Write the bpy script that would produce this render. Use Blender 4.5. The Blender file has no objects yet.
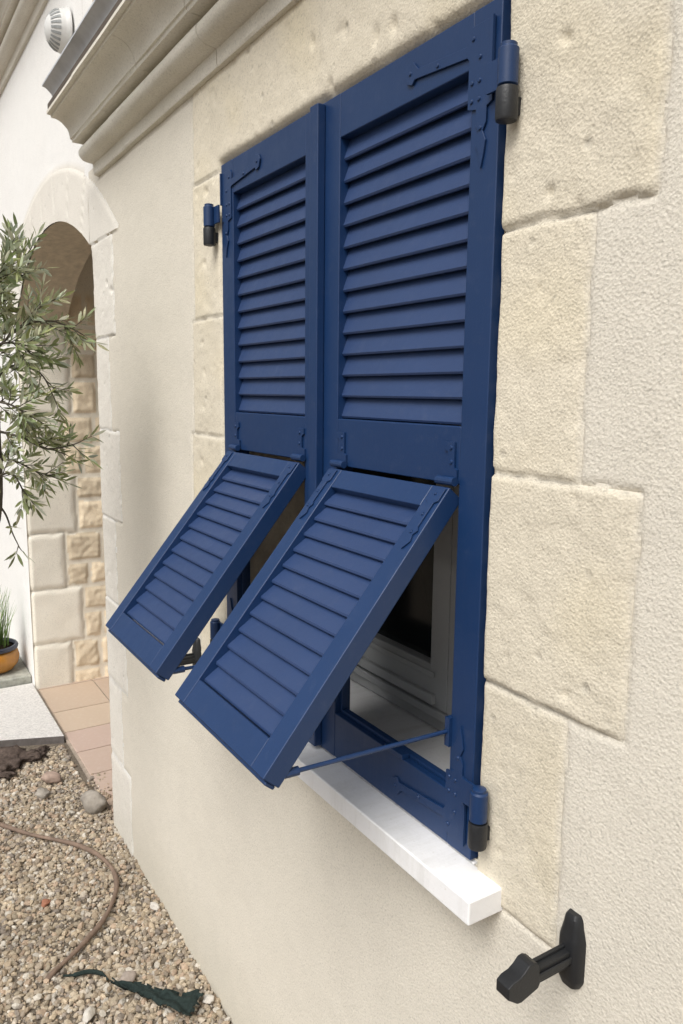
import bpy, bmesh, math, random
import numpy as np
from mathutils import Vector, Matrix, noise, Euler

random.seed(7)
rng = np.random.default_rng(7)
scene = bpy.context.scene
col = scene.collection
PI = math.pi

# ------------------------------------------------------------------ helpers
def tag(o, label=None, cat=None, group=None, kind=None):
    if label: o['label'] = label
    if cat: o['category'] = cat
    if group: o['group'] = group
    if kind: o['kind'] = kind
    return o

def empty(name, loc, label, cat, group=None):
    o = bpy.data.objects.new(name, None); col.objects.link(o)
    o.location = loc; o.empty_display_size = .05
    return tag(o, label, cat, group)

def world_origin(o):
    p = Vector((0, 0, 0))
    while o is not None:
        p = p + o.location; o = o.parent
    return p

def mesh_obj(name, verts, faces, mats, parent=None, smooth=False, origin=None, bevel=0, cols=None, midx=None, seg=2, auto=None):
    """verts are world coordinates; the object's origin is put at `origin` (default: the parent's)."""
    base = world_origin(parent) if parent is not None else Vector((0, 0, 0))
    org = Vector(origin) if origin is not None else base
    me = bpy.data.meshes.new(name)
    v = np.asarray(verts, dtype=float).reshape(-1, 3) - np.array(org)
    me.from_pydata(v.tolist(), [], faces)
    if not isinstance(mats, (list, tuple)): mats = [mats]
    for m in mats: me.materials.append(m)
    if midx is not None: me.polygons.foreach_set('material_index', midx)
    if cols is not None:
        ca = me.color_attributes.new('tint', 'FLOAT_COLOR', 'POINT')
        c = np.ones((len(v), 4)); c[:, :3] = cols
        ca.data.foreach_set('color', c.ravel())
    if smooth: me.polygons.foreach_set('use_smooth', [True] * len(me.polygons))
    me.update()
    o = bpy.data.objects.new(name, me); col.objects.link(o)
    if parent is not None: o.parent = parent
    o.location = org - base
    if bevel:
        b = o.modifiers.new('bevel', 'BEVEL'); b.width = bevel; b.segments = seg; b.limit_method = 'ANGLE'; b.angle_limit = .6
        b.harden_normals = True
        me.polygons.foreach_set('use_smooth', [True] * len(me.polygons))
    return o

class MB:
    def __init__(s): s.v = []; s.f = []; s.c = []
    def add(s, v, f, c=None):
        n = len(s.v); s.v += [tuple(p) for p in v]; s.f += [tuple(i + n for i in q) for q in f]
        if c is not None: s.c += [c] * len(v)
    def box(s, x0, x1, y0, y1, z0, z1, M=None):
        v = [(x, y, z) for x in (x0, x1) for y in (y0, y1) for z in (z0, z1)]
        if M is not None: v = [tuple(M @ Vector(p)) for p in v]
        s.add(v, [(0, 1, 3, 2), (4, 6, 7, 5), (0, 4, 5, 1), (2, 3, 7, 6), (0, 2, 6, 4), (1, 5, 7, 3)])
    def prism(s, poly, y0, y1, M=None):
        """polygon in (x,z) extruded from y0 to y1"""
        n = len(poly)
        a = sum(poly[i][0] * poly[(i + 1) % n][1] - poly[(i + 1) % n][0] * poly[i][1] for i in range(n))
        if a < 0: poly = poly[::-1]
        v = [(x, y0, z) for x, z in poly] + [(x, y1, z) for x, z in poly]
        if M is not None: v = [tuple(M @ Vector(p)) for p in v]
        fs = [tuple(range(n)), tuple(range(2 * n - 1, n - 1, -1))] if (y0 < y1) else [tuple(range(n - 1, -1, -1)), tuple(range(n, 2 * n))]
        if y0 < y1: fs += [(i, i + n, (i + 1) % n + n, (i + 1) % n) for i in range(n)]
        s.add(v, fs)
    def tube(s, pts, r, seg=10, cap=True):
        pts = [Vector(p) for p in pts]; n = len(pts)
        rs = r if isinstance(r, (list, tuple)) else [r] * n
        base = len(s.v); ref = None
        for i, p in enumerate(pts):
            t = (pts[min(i + 1, n - 1)] - pts[max(i - 1, 0)]).normalized()
            if ref is None:
                ref = Vector((0, 0, 1)) if abs(t.z) < .9 else Vector((1, 0, 0))
            a = t.cross(ref).normalized(); b = t.cross(a).normalized(); ref = -b if False else ref
            for k in range(seg):
                w = 2 * PI * k / seg
                s.v.append(tuple(p + (a * math.cos(w) + b * math.sin(w)) * rs[i]))
        for i in range(n - 1):
            for k in range(seg):
                k2 = (k + 1) % seg
                s.f.append((base + i * seg + k, base + i * seg + k2, base + (i + 1) * seg + k2, base + (i + 1) * seg + k))
        if cap:
            s.f.append(tuple(base + k for k in range(seg))[::-1])
            s.f.append(tuple(base + (n - 1) * seg + k for k in range(seg)))
    def lathe(s, prof, c, seg=24, caps=True):
        """prof: list of (r,z)"""
        base = len(s.v); n = len(prof)
        for r, z in prof:
            for k in range(seg):
                w = 2 * PI * k / seg
                s.v.append((c[0] + r * math.cos(w), c[1] + r * math.sin(w), c[2] + z))
        for i in range(n - 1):
            for k in range(seg):
                k2 = (k + 1) % seg
                s.f.append((base + i * seg + k, base + i * seg + k2, base + (i + 1) * seg + k2, base + (i + 1) * seg + k))
        if caps:
            s.f.append(tuple(base + k for k in range(seg))[::-1])
            s.f.append(tuple(base + (n - 1) * seg + k for k in range(seg)))
    def build(s, name, mat, parent=None, **k):
        o = mesh_obj(name, s.v, s.f, mat, parent, **k)
        bm = bmesh.new(); bm.from_mesh(o.data); bmesh.ops.recalc_face_normals(bm, faces=bm.faces[:]); bm.to_mesh(o.data); bm.free()
        return o

# ------------------------------------------------------------------ materials
def new_mat(name):
    m = bpy.data.materials.new(name); m.use_nodes = True
    nt = m.node_tree
    for n in list(nt.nodes): nt.nodes.remove(n)
    out = nt.nodes.new('ShaderNodeOutputMaterial'); b = nt.nodes.new('ShaderNodeBsdfPrincipled')
    nt.links.new(b.outputs[0], out.inputs[0])
    return m, nt, b
def N(nt, t, **k):
    n = nt.nodes.new(t)
    for a, v in k.items():
        if a.startswith('i_'):
            key = a[2:]
            n.inputs[int(key) if key.isdigit() else key].default_value = v
        else: setattr(n, a, v)
    return n
def coords(nt, scale=None):
    g = N(nt, 'ShaderNodeNewGeometry')
    if scale is None: return g.outputs['Position']
    m = N(nt, 'ShaderNodeMapping'); m.inputs['Scale'].default_value = scale
    nt.links.new(g.outputs['Position'], m.inputs['Vector']); return m.outputs[0]
def noise_tex(nt, vec, scale, detail=4, rough=.6, dist=0):
    n = N(nt, 'ShaderNodeTexNoise'); n.inputs['Scale'].default_value = scale; n.inputs['Detail'].default_value = detail
    n.inputs['Roughness'].default_value = rough; n.inputs['Distortion'].default_value = dist
    nt.links.new(vec, n.inputs['Vector']); return n.outputs['Fac']
def ramp(nt, fac, stops):
    r = N(nt, 'ShaderNodeValToRGB'); nt.links.new(fac, r.inputs[0]); e = r.color_ramp.elements
    while len(e) < len(stops): e.new(.5)
    for i, (p, c) in enumerate(stops):
        e[i].position = p; e[i].color = (c, c, c, 1) if isinstance(c, (int, float)) else (*c, 1)
    return r.outputs[0]
def mix(nt, a, b, fac, mode='MIX'):
    m = N(nt, 'ShaderNodeMix', data_type='RGBA', blend_type=mode)
    for idx, x in ((6, a), (7, b)):
        if isinstance(x, tuple): m.inputs[idx].default_value = (*x, 1)
        else: nt.links.new(x, m.inputs[idx])
    if isinstance(fac, (int, float)): m.inputs[0].default_value = fac
    else: nt.links.new(fac, m.inputs[0])
    return m.outputs[2]
def bump(nt, h, dist, strength=1, normal=None):
    b = N(nt, 'ShaderNodeBump'); b.inputs['Distance'].default_value = dist; b.inputs['Strength'].default_value = strength
    nt.links.new(h, b.inputs['Height'])
    if normal is not None: nt.links.new(normal, b.inputs['Normal'])
    return b.outputs[0]

def mat_render(name, base, dark, grain=1.0, tint=False, rough=.92, stain=.5):
    """hand-floated lime render / cut soft stone"""
    m, nt, b = new_mat(name); P = coords(nt)
    big = noise_tex(nt, P, 2.2, 5, .6); mid = noise_tex(nt, P, 14, 5, .65); fine = noise_tex(nt, P, 230, 4, .75)
    c = mix(nt, base, dark, ramp(nt, big, [(.35, 0), (.75, stain)]))
    c = mix(nt, c, tuple(x * .90 for x in base), ramp(nt, mid, [(.4, 0), (.72, .45)]))
    c = mix(nt, c, tuple(x * .58 for x in base), ramp(nt, fine, [(.30, .75), (.47, 0)]))
    c = mix(nt, c, tuple(min(1, x * 1.12) for x in base), ramp(nt, fine, [(.56, 0), (.72, .8)]))
    if tint:
        a = N(nt, 'ShaderNodeAttribute', attribute_name='tint'); c = mix(nt, c, a.outputs['Color'], 1.0, 'MULTIPLY')
    nt.links.new(c, b.inputs['Base Color']); b.inputs['Roughness'].default_value = rough
    b.inputs['Specular IOR Level'].default_value = .15
    vor = N(nt, 'ShaderNodeTexVoronoi'); vor.inputs['Scale'].default_value = 260; vor.inputs['Randomness'].default_value = 1; nt.links.new(mix(nt, P, (0, 0, 0), 0), vor.inputs['Vector'])
    sp = N(nt, 'ShaderNodeSeparateXYZ'); nt.links.new(P, sp.inputs[0])
    mr = N(nt, 'ShaderNodeMapRange'); mr.inputs['From Min'].default_value = -1.25; mr.inputs['From Max'].default_value = -.62
    mr.inputs['To Min'].default_value = .45; mr.inputs['To Max'].default_value = 1.0; nt.links.new(sp.outputs[0], mr.inputs['Value'])
    def scaled(h):
        q = N(nt, 'ShaderNodeMath', operation='MULTIPLY'); nt.links.new(h, q.inputs[0]); nt.links.new(mr.outputs[0], q.inputs[1]); return q.outputs[0]
    n1 = bump(nt, mid, .003 * grain, .8)
    n2 = bump(nt, scaled(noise_tex(nt, P, 120, 5, .85)), .0011 * grain, .8, n1)
    n3 = bump(nt, scaled(fine), .0009 * grain, .9, n2)
    pit = N(nt, 'ShaderNodeTexVoronoi'); pit.inputs['Scale'].default_value = 26; nt.links.new(P, pit.inputs['Vector'])
    keep = N(nt, 'ShaderNodeSeparateColor'); nt.links.new(pit.outputs['Color'], keep.inputs[0])
    k1 = ramp(nt, keep.outputs[0], [(.80, 0), (.84, 1)]); k2 = ramp(nt, pit.outputs['Distance'], [(.05, 1), (.22, 0)])
    ta = N(nt, 'ShaderNodeAttribute', attribute_name='tint'); ts_ = N(nt, 'ShaderNodeSeparateColor'); nt.links.new(ta.outputs['Color'], ts_.inputs[0])
    sb = N(nt, 'ShaderNodeMath', operation='SUBTRACT'); nt.links.new(ts_.outputs[0], sb.inputs[0]); nt.links.new(ts_.outputs[2], sb.inputs[1])
    pk = mix(nt, mix(nt, k1, k2, 1.0, 'MULTIPLY'), ramp(nt, sb.outputs[0], [(.03, 0), (.06, 1)]), 1.0, 'MULTIPLY')
    inv = N(nt, 'ShaderNodeInvert'); nt.links.new(pk, inv.inputs[1])
    c = mix(nt, c, tuple(x * .60 for x in base), mix(nt, pk, (.35, .35, .35), 1.0, 'MULTIPLY')); nt.links.new(c, b.inputs['Base Color'])
    n3 = bump(nt, inv.outputs[0], .0025, .8, n3)
    n4 = bump(nt, scaled(vor.outputs['Distance']), .0009 * grain, .8, n3)
    nt.links.new(n4, b.inputs['Normal'])
    return m

M = {}
M['render'] = mat_render('lime_render', (.765, .718, .625), (.72, .668, .57), 1.0, tint=True, stain=.25)
M['stone'] = M['render']
M['cornice'] = mat_render('weathered_stone', (.80, .765, .68), (.62, .575, .48), .7, stain=1.)
M['rubble'] = mat_render('passage_stone', (.92, .88, .80), (.84, .78, .68), 1.0, tint=True)
M['tallrender'] = mat_render('pale_render', (.91, .90, .875), (.87, .85, .82), .6, tint=True)

def mat_paint(name, base, rough=.38, scr=.5):
    m, nt, b = new_mat(name); P = coords(nt)
    n = noise_tex(nt, P, 7, 4, .6); sp = noise_tex(nt, P, 420, 2, .5)
    c = mix(nt, base, tuple(x * .82 for x in base), n)
    dust = noise_tex(nt, P, 38, 5, .7)
    c = mix(nt, c, (.16, .18, .24), ramp(nt, dust, [(.55, 0), (.85, .12)]))
    nt.links.new(c, b.inputs['Base Color'])
    r = ramp(nt, noise_tex(nt, P, 16, 4, .7), [(.3, rough - .05), (.75, rough + .16)])
    nt.links.new(r, b.inputs['Roughness']); b.inputs['Specular IOR Level'].default_value = .5
    chip = noise_tex(nt, P, 75, 6, .8); chipm = ramp(nt, chip, [(.735, 0), (.75, .5)])
    c = mix(nt, c, (.22, .26, .34), chipm); nt.links.new(c, b.inputs['Base Color'])
    # vertical brush/spray texture
    n1 = bump(nt, sp, .00025, .6); n2 = bump(nt, noise_tex(nt, coords(nt, (90, 90, 9)), 1, 3, .6), .0004, .5, n1)
    nt.links.new(n2, b.inputs['Normal'])
    return m
M['blue'] = mat_paint('blue_paint', (.0090, .037, .121), .38)
M['blue_lit'] = mat_paint('sky_lit_blue_paint', (.027, .056, .150), .42)  # shutter blue lightened for the slats: reflected sky put into the colour
M['white'] = mat_paint('white_paint', (.78, .78, .76), .45)
def simple(name, c, rough=.5, spec=.5, metal=0, var=.25, sc=30, bmp=.0006):
    m, nt, b = new_mat(name); P = coords(nt)
    n = noise_tex(nt, P, sc, 5, .65)
    nt.links.new(mix(nt, c, tuple(x * (1 - var * 2) for x in c), ramp(nt, n, [(.3, 0), (.75, 1)])), b.inputs['Base Color'])
    b.inputs['Roughness'].default_value = rough; b.inputs['Specular IOR Level'].default_value = spec; b.inputs['Metallic'].default_value = metal
    nt.links.new(bump(nt, noise_tex(nt, P, sc * 5, 4, .6), bmp, .8), b.inputs['Normal'])
    return m
M['frame_white'] = mat_paint('shaded_window_paint', (.50, .51, .51), .5)  # white frame paint greyed, so the recess's shade sits in the colour
M['black'] = simple('black_plastic', (.018, .019, .021), .48, .4, 0, .1, 60, .0004)
M['hinge_black'] = simple('dark_hinge_sleeve', (.022, .024, .028), .45, .5, 0, .2, 60)
M['white_sill'] = simple('white_painted_concrete', (.90, .90, .91), .6, .3, 0, .06, 18, .0008)
m, nt, b = new_mat('weathered_white_sill'); P = coords(nt, (26, 5, 4)); P2 = coords(nt)
c = mix(nt, (.90, .90, .91), (.66, .65, .62), ramp(nt, noise_tex(nt, P, 1, 5, .7), [(.48, 0), (.78, .55)]))
c = mix(nt, c, (.55, .52, .46), ramp(nt, noise_tex(nt, P2, 120, 4, .7), [(.62, 0), (.78, .4)]))
nt.links.new(c, b.inputs['Base Color']); b.inputs['Roughness'].default_value = .6
nt.links.new(bump(nt, noise_tex(nt, P2, 50, 5, .7), .0016, .7), b.inputs['Normal']); M['white_sill'] = m
M['zinc'] = simple('grey_zinc', (.74, .76, .80), .45, .5, .1, .2, 6, .0006)
M['lead'] = simple('brown_metal_edge', (.13, .10, .075), .6, .4, 0, .2, 20)
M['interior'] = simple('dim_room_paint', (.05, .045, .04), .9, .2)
M['curtain'] = simple('brown_curtain', (.09, .07, .05), .9, .1)
M['reveal'] = simple('reveal_render', (.74, .65, .51), .9, .2, 0, .15, 30, .002)
M['concrete'] = simple('exposed_aggregate_slab', (.92, .89, .85), .9, .2, 0, .2, 110, .006)
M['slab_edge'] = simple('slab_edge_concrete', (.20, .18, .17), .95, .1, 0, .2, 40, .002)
M['kerb'] = simple('kerb_stone', (.46, .46, .40), .9, .2, 0, .25, 30, .003)
M['glaze'] = simple('ochre_glaze', (.50, .22, .035), .25, .6, 0, .2, 20)
M['pot_rim'] = simple('dark_blue_glaze', (.03, .035, .06), .3, .6, 0, .2, 20)
M['soil'] = simple('potting_soil', (.05, .035, .025), .95, .1, 0, .3, 60, .004)
M['hose'] = simple('faded_brown_hose', (.26, .185, .14), .8, .3, 0, .25, 25)
M['netting'] = simple('green_netting', (.034, .052, .048), .9, .2, 0, .35, 120, .003)
M['bark'] = simple('olive_bark', (.16, .14, .11), .9, .1, 0, .35, 60, .006)
M['clod'] = simple('earth_clod', (.17, .13, .11), .95, .1, 0, .35, 45, .008)
M['roof'] = simple('clay_roof_tile', (.42, .22, .13), .85, .2, 0, .25, 12, .003)
M['fieldstone'] = simple('river_stone', (.40, .36, .31), .85, .2, 0, .22, 25, .003)
M['whitestone'] = simple('white_pebble', (.66, .62, .56), .8, .2, 0, .12, 30, .002)
M['redstone'] = simple('red_brick_pebble', (.42, .19, .12), .85, .2, 0, .2, 40, .002)
M['earth'] = simple('gravel_fines', (.28, .235, .185), .95, .1, 0, .3, 120, .006)

# slab joints
m, nt, b = new_mat('terracotta_paving'); P = coords(nt)
g1 = noise_tex(nt, P, 3.5, 4, .6); g2 = noise_tex(nt, P, 60, 4, .6)
a = N(nt, 'ShaderNodeAttribute', attribute_name='tint')
c = mix(nt, (.55, .43, .34), (.50, .39, .305), g1); c = mix(nt, c, (.62, .55, .48), ramp(nt, g2, [(.5, 0), (.8, .35)]))
c = mix(nt, c, a.outputs['Color'], 1.0, 'MULTIPLY')
nt.links.new(c, b.inputs['Base Color']); b.inputs['Roughness'].default_value = .6
nt.links.new(bump(nt, g2, .0012, .7), b.inputs['Normal']); M['tile'] = m
# pebbles
m, nt, b = new_mat('mixed_gravel'); a = N(nt, 'ShaderNodeAttribute', attribute_name='tint'); P = coords(nt)
c = mix(nt, a.outputs['Color'], (.10, .08, .06), ramp(nt, noise_tex(nt, P, 170, 4, .7), [(.45, 0), (.8, .4)]))
nt.links.new(c, b.inputs['Base Color']); b.inputs['Roughness'].default_value = .85; b.inputs['Specular IOR Level'].default_value = .25
nt.links.new(bump(nt, noise_tex(nt, P, 260, 4, .7), .0012, .8), b.inputs['Normal']); M['gravel'] = m
# olive leaf: dark green above, silvery below
m, nt, b = new_mat('olive_leaf'); g = N(nt, 'ShaderNodeNewGeometry'); a = N(nt, 'ShaderNodeAttribute', attribute_name='tint')
c = mix(nt, (.26, .30, .14), (.50, .53, .41), g.outputs['Backfacing']); c = mix(nt, c, a.outputs['Color'], 1.0, 'MULTIPLY')
nt.links.new(c, b.inputs['Base Color']); b.inputs['Roughness'].default_value = .5
tr = N(nt, 'ShaderNodeBsdfTranslucent'); nt.links.new(c, tr.inputs[0]); ms = N(nt, 'ShaderNodeMixShader'); ms.inputs[0].default_value = .25
nt.links.new(b.outputs[0], ms.inputs[1]); nt.links.new(tr.outputs[0], ms.inputs[2])
nt.links.new(ms.outputs[0], [n for n in nt.nodes if n.type == 'OUTPUT_MATERIAL'][0].inputs[0]); M['leaf'] = m
m, nt, b = new_mat('grass_blade'); a = N(nt, 'ShaderNodeAttribute', attribute_name='tint'); c = mix(nt, (.13, .20, .06), a.outputs['Color'], 1.0, 'MULTIPLY')
nt.links.new(c, b.inputs['Base Color']); b.inputs['Roughness'].default_value = .5; M['blade'] = m
# dark glass
m, nt, b = new_mat('window_glass'); b.inputs['Base Color'].default_value = (.012, .014, .014, 1); b.inputs['Roughness'].default_value = .12
b.inputs['Specular IOR Level'].default_value = .25
nt.links.new(bump(nt, noise_tex(nt, coords(nt), 3, 2, .5), .001, .3), b.inputs['Normal']); M['glass'] = m

# ------------------------------------------------------------------ geometry of the place (metres)
SX0, SX1 = -1.632, -.763          # window opening, left and right
SZ0, SZ1 = .933, 2.082            # bottom (sill top) and top
AX, AZR, AR = -3.35, .960, 1.285  # arch centre and radius
AX0, AX1 = -4.21, -2.72
def arch_z(x): return AZR + math.sqrt(max(AR * AR - (x - AX) ** 2, 0))

# dressed stones on the wall face: (x0,x1,z0,z1, raise)
QR = [(-.763, -.528, 1.803, 2.30), (-.763, -.608, 1.499, 1.803), (-.763, -.524, 1.212, 1.499), (-.763, -.606, .90, 1.212)]
QL = [(-1.79, -1.632, 2.072, 2.30), (-1.80, -1.632, 1.768, 2.072), (-1.815, -1.632, 1.497, 1.768), (-1.83, -1.632, 1.20, 1.497), (-1.80, -1.632, .90, 1.20)]
LINTEL = [(-1.74, -.763, 2.072, 2.31)]
QA = []
zz = 2.08; k = 0
for z in (2.08, 1.77, 1.47, 1.17, .88, .58, .29, -.05):
    pass
zs = [2.08, 1.77, 1.47, 1.17, .88, .58, .29, -.06]
for i in range(7): QA.append((-2.72, -2.47 if i % 2 == 0 else -2.55, zs[i + 1], zs[i]))
WINST = QR + QL + LINTEL

def nz(x, z, s, off=0.): return noise.noise(Vector((x * s + off, z * s - off, off * .7)))
def rect_d(x, z, r):
    """signed distance inside rect, positive inside"""
    return min(x - r[0], r[1] - x, z - r[2], r[3] - z)
def wob(x, z):
    return x + .0035 * nz(x, z, 22) + .002 * nz(x, z, 60, 3.), z + .0035 * nz(x, z, 20, 9.) + .002 * nz(x, z, 55, 5.)
def sstep(t):
    t = max(0., min(1., t)); return t * t * (3 - 2 * t)
def stone_height(x, z, rects, raise_=.0035, groove=.0048):
    """raised stone with rounded arrises and a sunken joint; returns height (towards the viewer), mask"""
    wx, wz = wob(x, z)
    best = -9; rb = None
    for r in rects:
        d = rect_d(wx, wz, r)
        if d > best: best = d; rb = r
    if best > 0:
        seed = rb[0] * 13.7 + rb[2] * 7.1
        tone = .5 + .5 * math.sin(seed * 5)
        h = raise_ * (1.0 if rb[1] - rb[0] > .2 else .45) * sstep((best - .0015) / .006) - groove * (1 - sstep(best / .004)) * (.55 + .6 * abs(nz(x, z, 14, 31)) + (.35 if min(z - rb[2], rb[3] - z) < .01 else 0))
        h += .0014 * nz(x, z, 9, seed) + .0012 * nz(x, z, 30, seed) + .0008 * nz(x, z, 75, seed)
        pit = nz(x, z, 34, 40 + seed)
        if pit > .52: h -= .006 * (pit - .52) / .3
        return h, 1.0, tone
    if best > -.006:
        return -groove * .7 * (1 - (-best) / .006), 0., 0
    return 0., 0., 0

def grid_wall(name, xs, zs, hfun, skip, mats, matfun, parent, zfun=None, back=None):
    """height-field wall in the plane y=0 facing -y"""
    nx, nzc = len(xs), len(zs)
    V = np.zeros((nx, nzc, 3)); C = np.ones((nx, nzc, 3))
    for i, x in enumerate(xs):
        for j, z0 in enumerate(zs):
            z = zfun(x, z0) if zfun else z0
            h, t = hfun(x, z)
            V[i, j] = (x, -h, z); C[i, j] = t
    F = []; MI = []
    for i in range(nx - 1):
        xm = (xs[i] + xs[i + 1]) / 2
        for j in range(nzc - 1):
            zm = (V[i, j, 2] + V[i + 1, j + 1, 2]) / 2
            if skip and skip(xm, zm): continue
            F.append((i * nzc + j, (i + 1) * nzc + j, (i + 1) * nzc + j + 1, i * nzc + j + 1)); MI.append(matfun(xm, zm))
    return V, C, F, MI

def split_build(V, C, F, MI, names, mats, parents):
    out = []
    VV = V.reshape(-1, 3); CC = C.reshape(-1, 3); F = np.array(F); MI = np.array(MI)
    for k, nm in enumerate(names):
        f = F[MI == k]
        if len(f) == 0: continue
        u, inv = np.unique(f, return_inverse=True)
        out.append(mesh_obj(nm, VV[u], inv.reshape(-1, 4).tolist(), mats[k], parents[k], smooth=True, cols=CC[u]))
    return out

def axis(*segs):
    out = []
    for a, b_, st in segs:
        n = max(1, int(round((b_ - a) / st)))
        out += [a + (b_ - a) * i / n for i in range(n)]
    out.append(segs[-1][1]); return out

# ------------------------------------------------------------------ ground and paving
mb = MB(); mb.add([(-200, -200, -.035), (200, -200, -.035), (200, 200, -.035), (-200, 200, -.035)], [(0, 1, 2, 3)])
g = mb.build('ground', M['earth']); tag(g, 'bare earth and gravel fines around the house', 'ground', kind='structure')
# gravel bed sheet with undulation
def gz(x, y): return .006 * nz(x, y, 4) + .004 * nz(x, y, 11, 3) - .003
xs = axis((-9, -3.6, .1), (-3.6, -1.3, .03), (-1.3, 3, .1)); ys = axis((-3, -.8, .1), (-.8, .03, .03))
V = [(x, y, gz(x, y)) for x in xs for y in ys]; ny = len(ys)
F = [(i * ny + j, (i + 1) * ny + j, (i + 1) * ny + j + 1, i * ny + j + 1) for i in range(len(xs) - 1) for j in range(ny - 1)]
gb = mesh_obj('gravel_bed', V, F, M['earth'], smooth=True); tag(gb, 'dusty bed under the loose gravel along the wall', 'ground', kind='structure')

def ico(sub):
    bm = bmesh.new(); bmesh.ops.create_icosphere(bm, subdivisions=sub, radius=1)
    v = np.array([p.co[:] for p in bm.verts]); f = np.array([[q.index for q in t.verts] for t in bm.faces]); bm.free(); return v, f
IV, IF = ico(1); IV2, IF2 = ico(2); IV3, IF3 = ico(3); IV4, IF4 = ico(4)
def pebble_shape(v, seed, amt=.22):
    r = np.random.default_rng(seed)
    d = r.normal(size=(6, 3)); d /= np.linalg.norm(d, axis=1)[:, None]
    out = v.copy()
    for k in d:                                     # knock facets off
        s = out @ k; lim = .55 + .35 * r.random(); over = s > lim
        out[over] -= np.outer(s[over] - lim, k) * .85
    return out * (1 + amt * (r.random((len(v), 1)) - .5) * .5)
shapes = [pebble_shape(IV2 if i < 6 else IV, i) for i in range(16)]
PAL = np.array([(.56, .46, .33), (.50, .41, .29), (.42, .34, .25), (.62, .53, .41), (.70, .63, .52), (.45, .35, .24), (.36, .30, .24), (.54, .40, .28), (.60, .48, .33)])
def slope_path(x): return 0
def pebbles(name, n, xr, yr, s0, s1, label, shp, zoff=.0, avoid=None):
    Vs, Fs, Cs = [], [], []; nv = 0; cnt = 0
    while cnt < n:
        x = rng.uniform(*xr); y = rng.uniform(*yr)
        if avoid and avoid(x, y): continue
        i = rng.integers(*shp); v = shapes[i]; f = IF2 if i < 6 else IF
        s = s0 * (s1 / s0) ** (rng.random() ** 1.7)
        E = np.array(Euler(rng.uniform(0, 6.28, 3)).to_matrix())
        sc = np.array([1, rng.uniform(.6, .95), rng.uniform(.45, .8)]) * s
        w = (v * sc) @ np.array(Euler((rng.normal() * .35, rng.normal() * .35, rng.uniform(0, 6.28))).to_matrix()).T
        w = w + np.array([x, y, gz(x, y) + s * rng.uniform(.1, .6) + zoff])
        c = PAL[rng.integers(len(PAL))] * np.array([.84, .86, .90]) * rng.uniform(.68, 1.15)
        Vs.append(w); Fs.append(f + nv); Cs.append(np.tile(c, (len(v), 1))); nv += len(v); cnt += 1
    o = mesh_obj(name, np.vstack(Vs), np.vstack(Fs).tolist(), M['gravel'], smooth=False, cols=np.vstack(Cs))
    return tag(o, label, 'gravel', kind='stuff')
def on_slab(x, y): return (x < -3.47 and y < .03) or (x < -2.98 and y > -.02) or y > .0
pebbles('gravel', 25000, (-3.62, -1.25), (-.62, .0), .0036, .0145, 'pale mixed gravel spread along the foot of the wall', (4, 16), avoid=on_slab)
pebbles('gravel', 9000, (-3.5, 1.2), (-1.7, .0), .010, .018, 'coarser gravel away from the wall in front of the house', (8, 16), zoff=-.004,
        avoid=lambda x, y: on_slab(x, y) or (-3.6 < x < -1.3 and y > -.6))

def rock(name, loc, size, mat, label, cat, group=None, seed=1, rot=0, rough=.11, v=IV3, f=IF3):
    w = pebble_shape(v, seed, .02)
    w = w * (1 + rough * np.array([[noise.noise(Vector(p) * 1.6 + Vector((seed, 0, 0)))] for p in w.tolist()]) * 2.2 + rough * np.array([[noise.noise(Vector(p) * 5.5 + Vector((seed, 0, 0)))] for p in w.tolist()]) * 1.1)
    w = w * np.array(size)
    c_, s_ = math.cos(rot), math.sin(rot); w = w @ np.array([[c_, s_, 0], [-s_, c_, 0], [0, 0, 1]])
    w = w + np.array(loc)
    o = mesh_obj(name, w, f.tolist(), mat, smooth=True, origin=(loc[0], loc[1], 0)); return tag(o, label, cat, group)
rock('rounded_stone', (-2.835, -.038, .034), (.060, .036, .050), M['fieldstone'], 'large rounded grey beige stone against the wall corner beside the tiles', 'stone', seed=11, rot=.5)
rock('white_stone', (-1.83, -.31, .014), (.024, .015, .013), M['whitestone'], 'small oval white stone in the gravel below the hose end', 'stone', seed=12, rot=-.6)
rock('white_stone', (-2.155, -.028, .014), (.020, .013, .011), M['whitestone'], 'bright white stone in the gravel nearly touching the wall', 'stone', seed=13, rot=.3)
rock('white_stone', (-1.72, -.028, .014), (.017, .014, .012), M['whitestone'], 'white stone wedged between the wall foot and the green netting', 'stone', seed=14, rot=.9)
rock('grey_stone', (-3.05, -.19, .016), (.036, .024, .018), M['fieldstone'], 'flat grey stone in the gravel in front of the terracotta tiles', 'stone', seed=15, rot=.2)
rock('pink_stone', (-3.15, -.13, .02), (.042, .028, .026), simple('pinkish_stone', (.42, .31, .25), .85), 'pinkish lump of stone beside the tile edge', 'stone', seed=16, rot=1.0)
rock('pale_stone', (-1.90, -.19, .014), (.020, .030, .014), simple('mauve_stone', (.44, .37, .32), .85), 'long pinkish stone lying left of the green netting', 'stone', seed=19, rot=.9)
rock('brick_fragment', (-2.35, -.315, .012), (.018, .015, .009), M['redstone'], 'small orange brick fragment lying in the gravel inside the hose bend', 'stone', seed=17, rot=.2)
rock('brick_fragment', (-2.93, -.40, .020), (.05, .04, .024), M['redstone'], 'reddish brown brick lump at the far end of the hose', 'stone', seed=18, rot=.2)
for i, (x, y, s) in enumerate([(-3.40, -.23, .055), (-3.42, -.14, .035), (-3.33, -.30, .04)]):
    rock('earth_clod', (x, y, s * .35), (s * 1.2, s * 1.6, s * .62), M['clod'],
         ['largest dark brown clod of earth against the concrete slab', 'small dark clod of earth right of the largest clod', 'dark brown clod of earth at the near left of the largest clod'][i], 'earth clod', 'dark clods by the slab', seed=30 + i, rot=i, rough=.40, v=IV4, f=IF4)

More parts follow.
